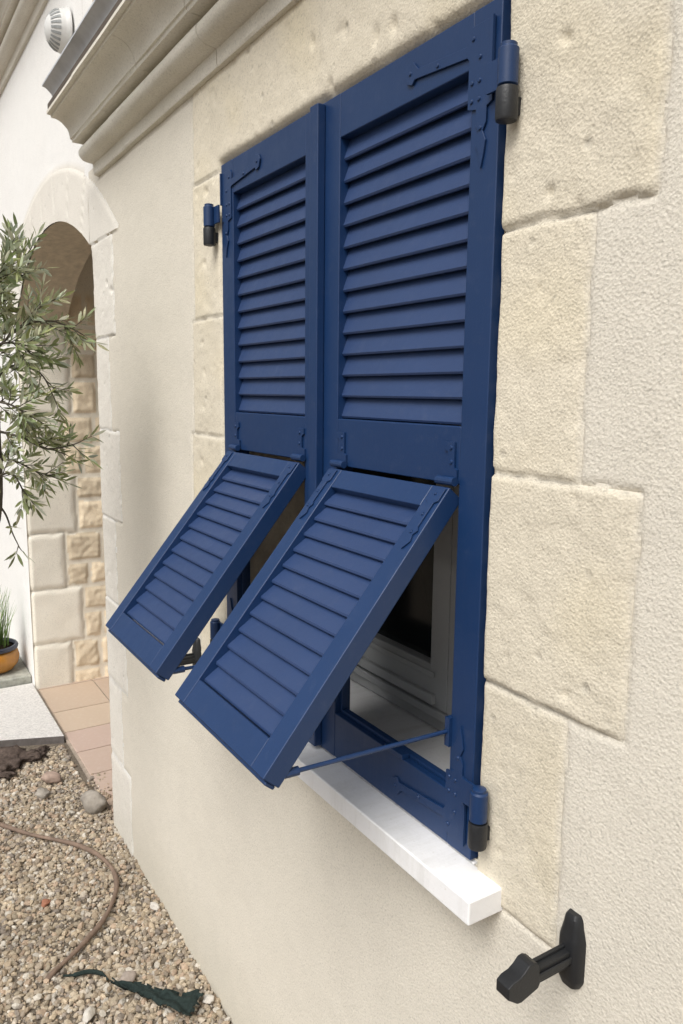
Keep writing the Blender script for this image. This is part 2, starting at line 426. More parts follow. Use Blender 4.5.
# loose hose
hp = [(-3.05, -.47, .012), (-2.895, -.367, .015), (-2.77, -.285, .015), (-2.639, -.175, .016), (-2.55, -.125, .018), (-2.469, -.098, .018), (-2.39, -.090, .018), (-2.313, -.102, .018), (-2.24, -.135, .017), (-2.167, -.185, .017), (-2.115, -.24, .017), (-2.073, -.292, .016), (-2.035, -.352, .012), (-2.02, -.375, .006)]
def catmull(p, n=6):
    p = [Vector(q) for q in p]; out = []
    for i in range(len(p) - 1):
        a = p[max(i - 1, 0)]; b_ = p[i]; c_ = p[i + 1]; d = p[min(i + 2, len(p) - 1)]
        for k in range(n):
            t = k / n
            out.append(.5 * ((2 * b_) + (c_ - a) * t + (2 * a - 5 * b_ + 4 * c_ - d) * t * t + (3 * b_ - a - 3 * c_ + d) * t ** 3))
    return out + [p[-1]]
mb = MB(); pts = catmull(hp); mb.tube(pts, [.0072 + .0012 * math.sin(i * .35) for i in range(len(pts))], 12)
tag(mb.build('garden_hose', M['hose'], smooth=True, origin=(-2.313, -.102, 0)), 'faded brown length of hose curving across the gravel', 'hose')

# green netting scrap: crumpled sheet
def crumple(name, outline_u, label, y0, x0):
    pass
def sheet(name, A, B, wA, wB, label, mat, nseg=34, nw=12, amp=.012, seed=0.):
    A = Vector(A); B = Vector(B); d = (B - A); side = Vector((-d.y, d.x, 0)).normalized()
    V = []; F = []
    for i in range(nseg + 1):
        t = i / nseg; w = wA + (wB - wA) * t; w *= 1 + .45 * noise.noise(Vector((t * 5, seed, 0)))
        for j in range(nw + 1):
            s = j / nw - .5
            p = A + d * t + side * (s * w)
            p.z = .014 + amp * (1 + noise.noise(Vector((t * 7, s * 4, seed)))) + amp * .8 * abs(math.sin(s * 6 + t * 5)) 
            p.x += .006 * noise.noise(Vector((t * 14, s * 9, seed + 3)))
            V.append(p)
    for i in range(nseg):
        for j in range(nw):
            if (i in (0, nseg - 1) or j in (0, nw - 1)) and random.random() < .35: continue
            F.append((i * (nw + 1) + j, (i + 1) * (nw + 1) + j, (i + 1) * (nw + 1) + j + 1, i * (nw + 1) + j + 1))
    o = mesh_obj(name, V, F, mat, smooth=True, origin=(A.x, A.y, 0)); s = o.modifiers.new('thick', 'SOLIDIFY'); s.thickness = .0015
    return o
tag(sheet('netting_scrap', (-1.895, -.235, 0), (-1.695, -.068, 0), .012, .075, '', M['netting'], seed=2.), 'dark green torn scrap of netting lying on the gravel', 'netting')
mb = MB(); mb.tube(catmull([(-2.005, -.335, .012), (-1.985, -.31, .018), (-1.975, -.275, .020), (-1.95, -.245, .018), (-1.925, -.235, .012)]), [.003] * 6 + [.006] * 13 + [.003] * 6, 8)
tag(mb.build('netting_strip', M['netting'], smooth=True, origin=(-1.975, -.275, 0)), 'thin dark green strip on the gravel between hose end and netting', 'netting')

pebbles('gravel', 90, (-3.12, -2.72), (-.01, .07), .005, .012, 'loose gravel kicked onto the edge of the tiles', (4, 16), zoff=.012)
# terracotta tiles
mb = MB(); cs = []
xe = [-4.60, -4.19, -3.84, -3.58, -3.345, -3.11, -2.90]
ye = [.0, .30, .60, .90, 1.20, 1.50]
for i in range(6):
    for j in range(5):
        n0 = len(mb.v); mb.box(xe[i] + .004, xe[i + 1] - .004, ye[j] + .004 + (.012 if j == 0 else 0), ye[j + 1] - .004, -.02, .012)
        t = random.uniform(.92, 1.03); cs += [(t, t * random.uniform(.96, 1.02), t * random.uniform(.94, 1.03))] * (len(mb.v) - n0)
# right-hand strip closes to the near jamb
for j in range(5):
    n0 = len(mb.v); mb.box(-2.896, -2.66, ye[j] + .004 + (.012 if j == 0 else 0), ye[j + 1] - .004, -.02, .012); cs += [(1, .98, .96)] * (len(mb.v) - n0)
tl = mb.build('tiled_path', M['tile'], bevel=.002, cols=cs); tag(tl, 'pinkish terracotta tiles laid through the arched passage', 'path', kind='structure')
mb = MB(); mb.box(-4.7, -2.66, .004, 1.6, -.03, .006); tag(mb.build('path_bed', simple('tile_joint_mortar', (.46, .38, .31), .95)), 'mortar bed under the tiles', 'path', kind='structure')
# concrete slab
mb = MB(); v = [(-4.26, -1.4), (-3.62, -1.4), (-3.60, -.266), (-3.50, -.004), (-4.26, -.004)]
n = len(v)
mb.add([(x, y, .032) for x, y in v] + [(x, y, -.03) for x, y in v], [tuple(range(n)), tuple(range(2 * n - 1, n - 1, -1))] + [(i, i + n, (i + 1) % n + n, (i + 1) % n) for i in range(n)])
sl = mb.build('concrete_slab', M['concrete'], bevel=.003)
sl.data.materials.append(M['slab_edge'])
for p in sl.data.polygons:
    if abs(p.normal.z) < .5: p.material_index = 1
tag(sl, 'speckled pale concrete slab with a dark front edge', 'path', kind='structure')
mb = MB(); mb.box(-5.0, -4.268, -.36, -.004, -.03, .072)
kb = mb.build('kerb_stone', M['kerb'], bevel=.008, seg=3, origin=(-4.6, -.18, 0)); tag(kb, 'low grey green kerb stone under the ochre plant pot', 'kerb stone')

# ------------------------------------------------------------------ house
house = empty('house', (-2.0, 0, 0), 'cream rendered house with a shuttered window, stone surrounds and an arched passage', 'house')
# window wing wall -----------------------------------------------------------
EDGE = .010
def h_main(x, z):
    h = .0012 * nz(x, z, 3) + .0008 * nz(x, z, 12, 2)
    t = np.array([1., 1., 1.])
    allr = WINST
    if x < -2.3: allr = QA
    hs, mk, tone = stone_height(x, z, allr, .0036 if x > -1.2 else .0024, .0048 if x > -1.2 else .0040)
    if x < -2.3 and z > 2.0:
        r = math.hypot(x - AX, z - AZR)
        if r < 1.475 and z > 2.08: hs = .004 * sstep((1.475 - r) / .02); mk = 2; tone = .5
    h += hs
    md = max(rect_d(*wob(x, z), r) for r in allr)
    sm = sstep((md + .004) / .012)
    if mk == 2: sm = 1.
    if x < -2.3: t = t * (1 - sm * np.array([.115, .145, .20]))
    else: t = t * (1 - sm) + t * np.array([1., .975, .915]) * (.97 + .05 * tone) * sm * np.array([1., 1 - .02 * mk * max(0, nz(x, z, 9, 21)), 1 - .09 * mk * max(0, nz(x, z, 9, 21))])
    if -.004 < md < .006 and mk < 1.5: t = t * .93
    # arris rounding away at the window opening and the arch jamb (wavy, hand cut)
    dx = max(SX0 - x, x - SX1); dz = max(SZ0 - z, z - SZ1); d = max(dx, dz)
    if d < .03 and z > .90:
        e = sstep(1 - (d - .001) / .013); h -= .012 * e
        if z > 2.0 and d < .022: h -= .004 * sstep(1 - d / .022)
    da = x - AX1
    if da < .03 and z < 2.08: h -= .010 * sstep(1 - da / .02) * sstep((2.08 - z) / .06)
    # damp / splash tint near the ground
    if z < .25: t = t * np.array([1 - .14 * (1 - z / .25), 1 - .14 * (1 - z / .25), 1 - .16 * (1 - z / .25)])
    tt = .5 + .5 * nz(x * .6, z * .35, 2.4, 11)
    t = t * (1 - .05 * tt)
    return h, t
def stone_mask(x, z):
    if x < -2.3:
        if z > 2.08 and math.hypot(x - AX, z - AZR) < 1.475: return 2
        return 2 if max(rect_d(*wob(x, z), r) for r in QA) > 0 else 0
    if x < -1.9 or x > -.48: return 0
    return 1 if max(rect_d(*wob(x, z), r) for r in WINST) > 0 else 0
xs = axis((AX1, -2.4, .008), (-2.4, -1.88, .02), (-1.88, SX0, .0055), (SX0, SX1, .0055), (SX1, -.45, .0045), (-.45, .3, .015), (.3, 3.2, .08))
zs_ = axis((-.06, .85, .016), (.85, SZ0, .005), (SZ0, SZ1, .005), (SZ1, 2.31, .006))
V, C, F, MI = grid_wall('wall', xs, zs_, h_main, lambda x, z: SX0 < x < SX1 and SZ0 < z < SZ1, None, stone_mask, house)
# jitter the hole edge so the opening is hand-cut, never over the joinery
for i, x in enumerate(xs):
    for j, z in enumerate(zs_):
        if abs(x - SX1) < 1e-6 and SZ0 - .01 < z < SZ1 + .01: V[i, j, 0] += .0005 + .0035 * nz(x, z, 26, 4) + .0028 * nz(x, z, 62, 4) + .0012 * nz(x, z, 150, 4)
        if abs(x - SX0) < 1e-6 and SZ0 - .01 < z < SZ1 + .01: V[i, j, 0] -= .001 + .003 * abs(nz(x, z, 26, 8))
        if abs(z - SZ1) < 1e-6 and SX0 - .01 < x < SX1 + .01: V[i, j, 2] += .002 + .003 * nz(x, z, 18, 6)
split_build(V, C, F, MI, ['wall', 'window_surround', 'arch_surround'], [M['render'], M['stone'], M['tallrender']], [house] * 3)
# tall part of the facade with the arched passage -----------------------------
def h_tall(x, z):
    h = .0015 * nz(x, z, 3, 5)
    t = np.array([1., 1., 1.])
    r = math.hypot(x - AX, z - AZR)
    if r < 1.475 and z > 1.9:
        t = t * np.array([.885, .855, .80])
        ang = math.atan2(z - AZR, x - AX); k = (ang / .165) % 1.0
        j = min(k, 1 - k) * .165 * r
        h += .0045 * sstep((1.475 - r) / .02) - .007 * (1 - sstep(j / .010)) + .002 * nz(x, z, 10, 2)
    if x < AX0:
        hs, mk, tone = stone_height(x, z, QF, .003, .003); h += hs
    return h, t
QF = [(-4.21 - (.22 if i % 2 else .16), -4.21, a_, b_) for i, (a_, b_) in enumerate([(-.06, .25), (.25, .55), (.55, .85), (.85, 1.15), (1.15, 1.47), (1.47, 1.80), (1.80, 2.0)])]
def m_tall(x, z):
    if math.hypot(x - AX, z - AZR) < 1.475 and z > 1.9: return 1
    if x < AX0 and x > -4.5 and max(rect_d(*wob(x, z), r) for r in QF) > 0: return 1
    return 0
xs = axis((AX0, AX1, .015)); ts = axis((0, .22, .01), (.22, 1, .03))
V1 = grid_wall('a', xs, ts, h_tall, None, None, m_tall, None, zfun=lambda x, t: arch_z(x) + t * (3.06 - arch_z(x)))
split_build(*V1, ['facade', 'arch_surround'], [M['tallrender'], M['tallrender']], [house] * 2)
xs = axis((-8.5, -4.6, .2), (-4.6, AX0, .012)); zt = axis((-.06, 2.3, .025), (2.3, 3.06, .1))
V1 = grid_wall('b', xs, zt, h_tall, None, None, m_tall, None)
split_build(*V1, ['facade', 'arch_surround'], [M['tallrender'], M['tallrender']], [house] * 2)
V1 = grid_wall('c', axis((AX1, -2.6, .03)), axis((2.31, 3.06, .05)), lambda x, z: (0., 1.), None, None, lambda x, z: 0, None)
split_build(*V1, ['facade'], [M['tallrender']], [house])
# return wall of the taller part above the wing roof, rest of the shell
mb = MB(); mb.add([(-2.6, 0.0, 2.2), (-2.6, 6, 2.2), (-2.6, 6, 3.4), (-2.6, 0.0, 3.4)], [(0, 1, 2, 3)])
mesh_obj('side_wall', mb.v, mb.f, M['render'], house, cols=np.ones((4, 3)))
mb = MB(); mb.add([(3.2, 0, -.06), (3.2, 6, -.06), (3.2, 6, 2.31), (3.2, 0, 2.31)], [(0, 1, 2, 3)])
mesh_obj('side_wall', mb.v, mb.f, M['render'], house, cols=np.ones((4, 3)))

# passage through the arch: dressed far jamb, soffit, rubble side wall, back, ceiling
def yz_wall(name, x, ys, zs, hf, mat, tone):
    V = np.zeros((len(ys), len(zs), 3)); C = np.ones((len(ys), len(zs), 3))
    for i, y in enumerate(ys):
        for j, z in enumerate(zs):
            h, t = hf(y, z); V[i, j] = (x + h, y, z); C[i, j] = t
    n = len(zs)
    F = [(i * n + j, (i + 1) * n + j, (i + 1) * n + j + 1, i * n + j + 1) for i in range(len(ys) - 1) for j in range(n - 1)]
    return mesh_obj(name, V.reshape(-1, 3), F, mat, house, smooth=True, cols=C.reshape(-1, 3))
JR = []; r0 = random.Random(3)
zj = [-.06, .25, .55, .85, 1.15, 1.47, 1.80, 2.10]; wj = [.205, .175, .235, .195, .25, .2, .24]
wj = [.205, .268, .19, .255, .20, .25, .24]
for i in range(7): JR.append((-.03, wj[i], zj[i], zj[i + 1], 1))
for i in range(7):
    z0, z1 = zj[i], zj[i + 1]; rows = [z0, z0 + (z1 - z0) * r0.uniform(.42, .58), z1]
    for a_, b_ in zip(rows, rows[1:]):
        y = wj[i] + .004
        while y < 1.6:
            w = r0.uniform(.09, .2); JR.append((y, y + w, a_ + .004, b_ - .004, 0)); y += w + .006
def h_jamb(y, z):
    best = -9; rb = None
    wy, wz = y + .008 * nz(y, z, 16, 3), z + .008 * nz(y, z, 16, 7)
    for r in JR:
        if r[0] - .02 < wy < r[1] + .02 and r[2] - .02 < wz < r[3] + .02:
            d = rect_d(wy, wz, r)
            if d > best: best = d; rb = r
    if rb is None: return -.006, np.array([.95, .93, .88])
    rr = random.Random(int((rb[0] * 91 + rb[2] * 733) * 10)); k = rr.random()
    if rb[4]:
        h = .007 * sstep(best / .03) - .007 * (1 - sstep(best / .007)) + .003 * nz(y, z, 8, k * 9); t = np.array([1., .99, .95]) * (.95 + .1 * k)
    else:
        h = .008 * sstep((best - .006) / .02) - .003 + (.006 * nz(y, z, 16, k * 9) + .004 * nz(y, z, 40, k)) * sstep(best / .02)
        t = np.array([1.0, .89, .73]) * (.80 + .26 * k) if best > .008 else np.array([.98, .95, .88])
    if y < .02: h -= .012 * sstep(1 - y / .018)
    return h, t
yz_wall('passage_wall', AX0, axis((0, .62, .007), (.62, .9, .02)), axis((-.06, 1.95, .008), (1.95, 2.55, .03)), h_jamb, M['rubble'], 0)
# soffit of the arch ring (thick wall) and the near jamb
mb = MB(); xs = axis((AX0, AX1, .04)); T = .235
for i in range(len(xs) - 1):
    a0, a1 = xs[i], xs[i + 1]; z0, z1 = arch_z(a0), arch_z(a1)
    n = len(mb.v); k = 8
    for q in range(k + 1):
        y = .002 + T * q / k; e = .004 * nz(a0, y, 12); e1 = .004 * nz(a1, y, 12)
        mb.v += [(a0, y, z0 + e), (a1, y, z1 + e1)]
    mb.f += [(n + 2 * q, n + 2 * q + 1, n + 2 * q + 3, n + 2 * q + 2) for q in range(k)]
mb.add([(AX1, .004, -.06), (AX1, T, -.06), (AX1, T, arch_z(AX1)), (AX1, .004, arch_z(AX1))], [(0, 1, 2, 3)])
mb.add([(AX1, T, -.06), (AX1 + .25, T, -.06), (AX1 + .25, T, 2.5), (AX1, T, 2.5)], [(0, 1, 2, 3)])
# inner face of the ring above the curve
for i in range(len(xs) - 1): mb.add([(xs[i], T, arch_z(xs[i])), (xs[i + 1], T, arch_z(xs[i + 1])), (xs[i + 1], T, 2.55), (xs[i], T, 2.55)], [(0, 1, 2, 3)])
mesh_obj('arch_soffit', mb.v, mb.f, M['arch_tan'] if 'arch_tan' in M else M['reveal'], house)
mb = MB(); mb.box(-4.3, -2.4, T + .004, .82, 2.5, 2.56); mesh_obj('passage_ceiling', mb.v, mb.f, M['reveal'], house)

# cornice (swept profile along x) -------------------------------------------------
def cornice_profile(S=1.0):
    p = [(0.004, 2.270), (-.012, 2.271), (-.015, 2.276), (-.016, 2.303), (-.020, 2.305)]
    for k in range(1, 10):                                      # torus
        a_ = -PI / 2 + PI * k / 10
        p.append((-.026 - .034 * math.cos(a_), 2.332 + .026 * math.sin(a_)))
    p += [(-.052, 2.3585), (-.077, 2.359), (-.079, 2.366)]
    for k in range(0, 9):                                       # cove
        a_ = PI / 2 * k / 8
        p.append((-.083 - .054 * (1 - math.cos(a_)), 2.368 + .052 * math.sin(a_)))
    p += [(-.138, 2.427), (-.150, 2.428), (-.150, 2.436)]
    return p
def sweep(name, prof, x0, x1, mat, parent, step=.05, dz=0., smooth=True, closetop=True, y_add=0, wig=.0012):
    n = len(prof); xs = axis((x0, x1, step)); V = []
    for x in xs:
        for q, (y, z) in enumerate(prof):
            e = wig * noise.noise(Vector((x * 6, q * .7, z * 3)))
            V.append((x, y + e + y_add, z + dz + e * .6))
    F = [(i * n + q, i * n + q + 1, (i + 1) * n + q + 1, (i + 1) * n + q) for i in range(len(xs) - 1) for q in range(n - 1)]
    F += [tuple(range(n))[::-1], tuple((len(xs) - 1) * n + q for q in range(n))]
    o = mesh_obj(name, V, F, mat, parent, smooth=False)
    bm = bmesh.new(); bm.from_mesh(o.data); bmesh.ops.recalc_face_normals(bm, faces=bm.faces[:]); bm.to_mesh(o.data); bm.free()
    if smooth:
        o.data.polygons.foreach_set('use_smooth', [True] * len(o.data.polygons))
        o.data.set_sharp_from_angle(angle=.6)
    return o
# the moulding is cast in lengths: a fine open joint every so often
prof = cornice_profile() + [(.03, 2.437), (.03, 2.272)]
x = -2.6; seg = .33
cm = MB(); n = len(prof)
while x < 3.2:
    x1 = min(x + seg, 3.2); sh = random.uniform(-.0016, .0016)
    xs = axis((x + .0008, x1 - .0008, .04)); b0 = len(cm.v)
    for xx in xs:
        for q, (y, z) in enumerate(prof):
            e = .0016 * noise.noise(Vector((xx * 7, q * .6, 0))); cm.v.append((xx, y + e + sh, z + e * .6))
    cm.f += [(b0 + i * n + q, b0 + i * n + (q + 1) % n, b0 + (i + 1) * n + (q + 1) % n, b0 + (i + 1) * n + q) for i in range(len(xs) - 1) for q in range(n)]
    cm.f += [tuple(b0 + q for q in range(n))[::-1], tuple(b0 + (len(xs) - 1) * n + q for q in range(n))]
    x = x1
cor = cm.build('cornice', M['cornice'], house, smooth=True); cor.data.set_sharp_from_angle(angle=.6)
strip = [(.0, 2.440), (-.143, 2.440), (-.146, 2.446), (-.146, 2.458), (-.128, 2.462), (.0, 2.462)]
sweep('edge_strip', strip, -2.602, 3.2, M['lead'], cor, smooth=False)
gut = [(.0, 2.464), (-.124, 2.464), (-.128, 2.470), (-.1285, 2.480), (-.132, 2.490), (-.139, 2.498), (-.149, 2.505), (-.158, 2.508), (-.158, 2.513), (-.150, 2.513), (-.137, 2.503), (-.126, 2.490), (.0, 2.490)]
sweep('gutter', gut, -2.608, 3.2, M['zinc'], house)
cor2 = sweep('cornice', [(y, z) for y, z in prof], -8.5, -2.58, M['cornice'], house, dz=.74, step=.1)
tag(cor2, 'higher stone cornice over the taller facade')
sweep('gutter', gut, -8.5, -2.57, M['zinc'], house, dz=.74)
# roofs
mb = MB()
def tiled_roof(mb, x0, x1, y0, y1, z0, z1):
    ln = math.hypot(y1 - y0, z1 - z0); nc = int((x1 - x0) / .18)
    for i in range(nc):
        xa = x0 + (x1 - x0) * i / nc; w = (x1 - x0) / nc
        pr = [(xa + w * k / 8, .03 * math.sin(PI * k / 8 * 2)) for k in range(9)]
        b0 = len(mb.v)
        for (px, pz) in pr: mb.v += [(px, y0, z0 + pz), (px, y1, z1 + pz)]
        mb.f += [(b0 + 2 * k, b0 + 2 * k + 2, b0 + 2 * k + 3, b0 + 2 * k + 1) for k in range(8)]
tiled_roof(mb, -2.58, 3.3, -.10, 5, 2.55, 4.2)
mesh_obj('roof', mb.v, mb.f, M['roof'], house, smooth=True)
mb = MB(); tiled_roof(mb, -8.6, -2.5, -.10, 5, 3.30, 4.9); mesh_obj('roof', mb.v, mb.f, M['roof'], house, smooth=True)

# domed vent cowl
vt = empty('domed_vent', (-2.89, 0, 2.795), 'small white domed vent with slots on the upper wall behind the gutter', 'vent')
VC = Vector((-2.895, -.008, 2.795)); VR = .068
mb = MB(); n = 32
pf = [(VR * 1.08, .0), (VR * 1.08, .008), (VR, .012)] + [(VR * math.cos(q * PI / 18), .012 + VR * .9 * math.sin(q * PI / 18)) for q in range(1, 9)] + [(.002, .012 + VR * .9)]
for r, d in pf:
    for k in range(n): mb.v.append((VC.x + r * math.cos(2 * PI * k / n), VC.y - d, VC.z + r * math.sin(2 * PI * k / n)))
mb.f = [(i * n + k, i * n + (k + 1) % n, (i + 1) * n + (k + 1) % n, (i + 1) * n + k) for i in range(len(pf) - 1) for k in range(n)]
mb.build('cowl', M['white'], vt, smooth=True)
mb = MB()
for k in range(22):
    w0 = 2 * PI * k / 22; w1 = w0 + .15
    pts = []
    for q in (20, 28, 36, 44, 52):
        rr = VR * 1.02 * math.cos(math.radians(q)); dd = .012 + VR * .92 * math.sin(math.radians(q))
        for w_ in (w0, w1): pts.append((VC.x + rr * math.cos(w_), VC.y - dd, VC.z + rr * math.sin(w_)))
    mb.add(pts, [(2 * i, 2 * i + 1, 2 * i + 3, 2 * i + 2) for i in range(4)])
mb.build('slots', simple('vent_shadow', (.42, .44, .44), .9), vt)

# window ----------------------------------------------------------------------
WY = .235
mb = MB()      # reveals
mb.add([(SX0 - .004, .010, SZ0 - .01), (SX0 - .004, WY + .09, SZ0 - .01), (SX0 - .004, WY + .09, SZ1 + .01), (SX0 - .004, .010, SZ1 + .01)], [(0, 1, 2, 3)])
mb.add([(SX1 + .004, .010, SZ0 - .01), (SX1 + .004, WY + .09, SZ0 - .01), (SX1 + .004, WY + .09, SZ1 + .01), (SX1 + .004, .010, SZ1 + .01)], [(3, 2, 1, 0)])
mb.add([(SX0 - .004, .010, SZ1 + .008), (SX1 + .004, .010, SZ1 + .008), (SX1 + .004, WY + .09, SZ1 + .008), (SX0 - .004, WY + .09, SZ1 + .008)], [(0, 1, 2, 3)])
mesh_obj('window_reveal', mb.v, mb.f, M['reveal'], house)
mb = MB(); mb.box(-1.690, -.700, -.060, .004, .895, .931); mb.box(SX0 + .001, SX1 - .001, .0045, WY + .02, .90, .9305)
mb.build('window_sill', M['white_sill'], house, bevel=.003, seg=3)
xa, xb, xm = SX0 + .002, SX1 - .002, -1.098
mb = MB()
za, zb = .935, SZ1
def fr(mb, x0, x1, z0, z1, y0, y1, w, wb=None, wt=None):
    wb = wb or w; wt = wt or w
    mb.box(x0, x0 + w, y0, y1, z0, z1); mb.box(x1 - w, x1, y0, y1, z0, z1)
    mb.box(x0 + w, x1 - w, y0 + .0005, y1, z0, z0 + wb); mb.box(x0 + w, x1 - w, y0 + .0005, y1, z1 - wt, z1)
fr(mb, xa, xb, za, zb, WY, WY + .06, .045, .048)
mb.box(xa + .046, xb - .046, WY - .014, WY - .001, za + .030, za + .047)   # weather bar
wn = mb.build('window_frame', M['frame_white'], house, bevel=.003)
for (x0, x1) in ((xa + .047, xm - .001), (xm + .001, xb - .047)):
    mb = MB(); fr(mb, x0, x1, za + .049, zb - .046, WY - .008, WY + .045, .052, .085)
    mb.box(x0 + .03, x1 - .03, WY - .020, WY - .0085, za + .058, za + .078)
    mb.box(x0 + .035, x1 - .035, WY - .013, WY - .0085, za + .110, za + .122)
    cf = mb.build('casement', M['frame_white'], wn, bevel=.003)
    mb = MB(); mb.box(x0 + .053, x1 - .053, WY + .014, WY + .022, za + .135, zb - .099); mb.build('pane', M['glass'], wn)
# room behind
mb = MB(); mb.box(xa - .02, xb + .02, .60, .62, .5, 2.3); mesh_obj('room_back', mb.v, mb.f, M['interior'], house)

# ------------------------------------------------------------------ shutters
def holes_frame(mb, W, H, y0, y1, st_o, st_i, rails):
    """leaf frame: stiles full height, rails butted between them"""
    mb.box(0, st_o, y0, y1, 0, H); mb.box(W - st_i, W, y0, y1, 0, H)
    for a_, b_ in rails: mb.box(st_o, W - st_i, y0 + .0006, y1 - .0006, a_, b_)

def slats(mb, u0, u1, z0, z1, n, y0, y1, th=.0065, lift=1.22):
    p = (z1 - z0) / n
    for i in range(n):
        zb = z0 + p * i + .001; zt = zb + p * lift
        zt = min(zt, z1 + .012)
        # cross-section in (y,z): rounded nose at the outer, lower edge
        c = [(y0, zb + .0035), (y0 + .0015, zb + .0005), (y0 + .004, zb), (y0 + .0085, zb + .002), (y1, zt - .004), (y1 - .001, zt), (y1 - .0055, zt)]
        m_ = len(c); b0 = len(mb.v)
        mb.v += [(u0, y, z) for y, z in c] + [(u1, y, z) for y, z in c]
        mb.f += [tuple(b0 + q for q in range(m_)), tuple(b0 + m_ + q for q in range(m_))[::-1]]
        mb.f += [(b0 + q, b0 + m_ + q, b0 + m_ + (q + 1) % m_, b0 + (q + 1) % m_) for q in range(m_)]

W = .4375; H = 1.148
def screw(mb, u, z, y, r=.0034):
    b0 = len(mb.v); n = 10
    for k in range(n): a_ = 2 * PI * k / n; mb.v.append((u + r * math.cos(a_), y, z + r * math.sin(a_)))
    for k in range(n): a_ = 2 * PI * k / n; mb.v.append((u + r * .7 * math.cos(a_), y - .0022, z + r * .7 * math.sin(a_)))
    mb.f += [(b0 + k, b0 + (k + 1) % n, b0 + n + (k + 1) % n, b0 + n + k) for k in range(n)] + [tuple(b0 + n + k for k in range(n))]

def make_shutter(side, label, flap_ang):
    W = .428 if side > 0 else .4375; so, si = (.052, .052) if side > 0 else (.060, .066)
    xo = SX1 - .004 if side > 0 else SX0 + .001
    z0 = SZ0 + .001
    def X(u): return xo - u * side
    def conv(mb):
        mb.v = [(X(u), y, z0 + z) for (u, y, z) in mb.v]; return mb
    root = empty('shutter', (xo, 0, z0), label, 'shutter', 'pair of blue window shutters')
    mb = MB(); holes_frame(mb, W, H, .0, .034, so, si, [(0, .085), (.541, .622), (1.0795, H)])
    mb.box(W - .053, W - .050, -.0015, .031, .09, .10) if False else None
    conv(mb).build('frame', M['blue'], root, bevel=.0018)
    # thin inner bead round the lower opening
    mb = MB()
    for a_, b_, c_, d_ in ((so + .0005, so + .006, .086, .540), (W - si - .006, W - si - .0005, .086, .540)): mb.box(a_, b_, .012, .024, c_, d_)
    mb.box(so + .0065, W - si - .0065, .012, .024, .0855, .092)
    conv(mb).build('bead', M['blue'], root, bevel=.001)
    mb = MB(); slats(mb, so + .0002, W - si - .0002, .6225, 1.0790, 13, .0085, .0300, lift=1.3); conv(mb).build('louvres', M['blue_lit'], root, smooth=False)
    # corner strap hinges: L plate, wavy tail, key end, barrel
    for top in (1, 0):
        def Z(z): return z if top else .145 - z        # mirrored at the bottom
        zt = H if top else 0
        def zz(d): return H - d if top else d           # distance from the leaf's end
        mb = MB(); y0, y1 = -.0032, -.0002
        def pl(poly): mb.prism([(u, zz(d)) for u, d in poly], y0, y1)
        pl([(.010, .020), (.052, .020), (.060, .028), (.060, .040), (.165, .032), (.176, .020), (.190, .022), (.196, .032), (.190, .046), (.178, .050), (.172, .044), (.060, .054), (.056, .058), (.056, .118), (.040, .122), (.040, .14), (.034, .150), (.040, .162), (.032, .178), (.028, .196), (.023, .178), (.020, .162), (.026, .150), (.020, .14), (.020, .122), (.010, .118)])
        for (u, d) in ((.048, .035), (.034, .060), (.048, .088), (.034, .088), (.048, .110), (.034, .110), (.030, .146), (.182, .034), (.120, .043)): screw(mb, u, zz(d), -.003)
        pt = conv(mb).build('corner_strap', M['blue'], root, bevel=.0006, seg=1)
        # reinforcing rib
        mb = MB(); mb.box(.0085, .013, -.007, -.0035, min(zz(.02), zz(.085)), max(zz(.02), zz(.085))); conv(mb).build('strap_rib', M['blue'], pt)
        # barrel, outside the leaf edge and over the wall
        zc = (H - .120 if side > 0 else H - .126) if top else .085
        up, lo = (.042, -.038)
        mb = MB(); bx_ = (X(-.034 if side > 0 else -.024), -.019)
        mb.lathe([(.0095, zc), (.0125, zc + .002), (.0125, zc + up), (.0100, zc + up + .002), (.0100, zc + up + .006), (.004, zc + up + .008)], (bx_[0], bx_[1], z0), 20)
        mb.box(min(X(.011), bx_[0]), max(X(.011), bx_[0]), -.0125, -.0085, z0 + zc + .006, z0 + zc + .042)
        br = mb.build('hinge', M['blue'], root, bevel=.0004, seg=1); br.data.set_sharp_from_angle(angle=.7)
        mb = MB(); mb.lathe([(.004, zc + lo - .002), (.0125, zc + lo), (.0135, zc + lo + .003), (.0135, zc - .004), (.0128, zc - .001), (.010, zc - .0005)], (bx_[0], bx_[1], z0), 20)
        mb.box(bx_[0] - .006, bx_[0] + .006, bx_[1] + .006, .008, z0 + zc + lo + .008, z0 + zc - .010)
        hb_ = mb.build('hinge_sleeve', M['hinge_black'], br, smooth=True); hb_.data.set_sharp_from_angle(angle=.7)
    # cover strip on the left leaf, over the meeting line
    if side < 0:
        mb = MB(); mb.box(W - .022, W + .005, -.016, -.0005, .004, H - .004); conv(mb).build('cover_strip', M['blue'], root, bevel=.002)
    # ---- the tilting lower flap
    a_ = math.radians(flap_ang); hz = .541 - .003; hy = -.014
    L = .458 if side > 0 else .455; fu0, fu1 = .054, W - .053; th = .030
    if side < 0: fu0, fu1 = .055, W - .060
    def FX(p):  # (u, depth-behind-face, s down the flap)
        u, t, s = p
        return (X(u), hy - s * math.sin(a_) + t * math.cos(a_), z0 + hz - s * math.cos(a_) - t * math.sin(a_))
    mb = MB(); fw = .038
    mb.box(fu0, fu0 + fw, 0, th, 0, L); mb.box(fu1 - fw, fu1, 0, th, 0, L)
    mb.box(fu0 + fw, fu1 - fw, .0006, th - .0006, .0, .036); mb.box(fu0 + fw, fu1 - fw, .0006, th - .0006, L - .044, L)
    mb.box(fu0 + .004, fu1 - .004, .010, th - .003, L + .0004, L + .006)   # rebate lip at the free end
    mb.v = [FX(p) for p in mb.v]; flap = mb.build('flap', M['blue'], root, bevel=.0018, origin=FX((fu0, 0, 0)))
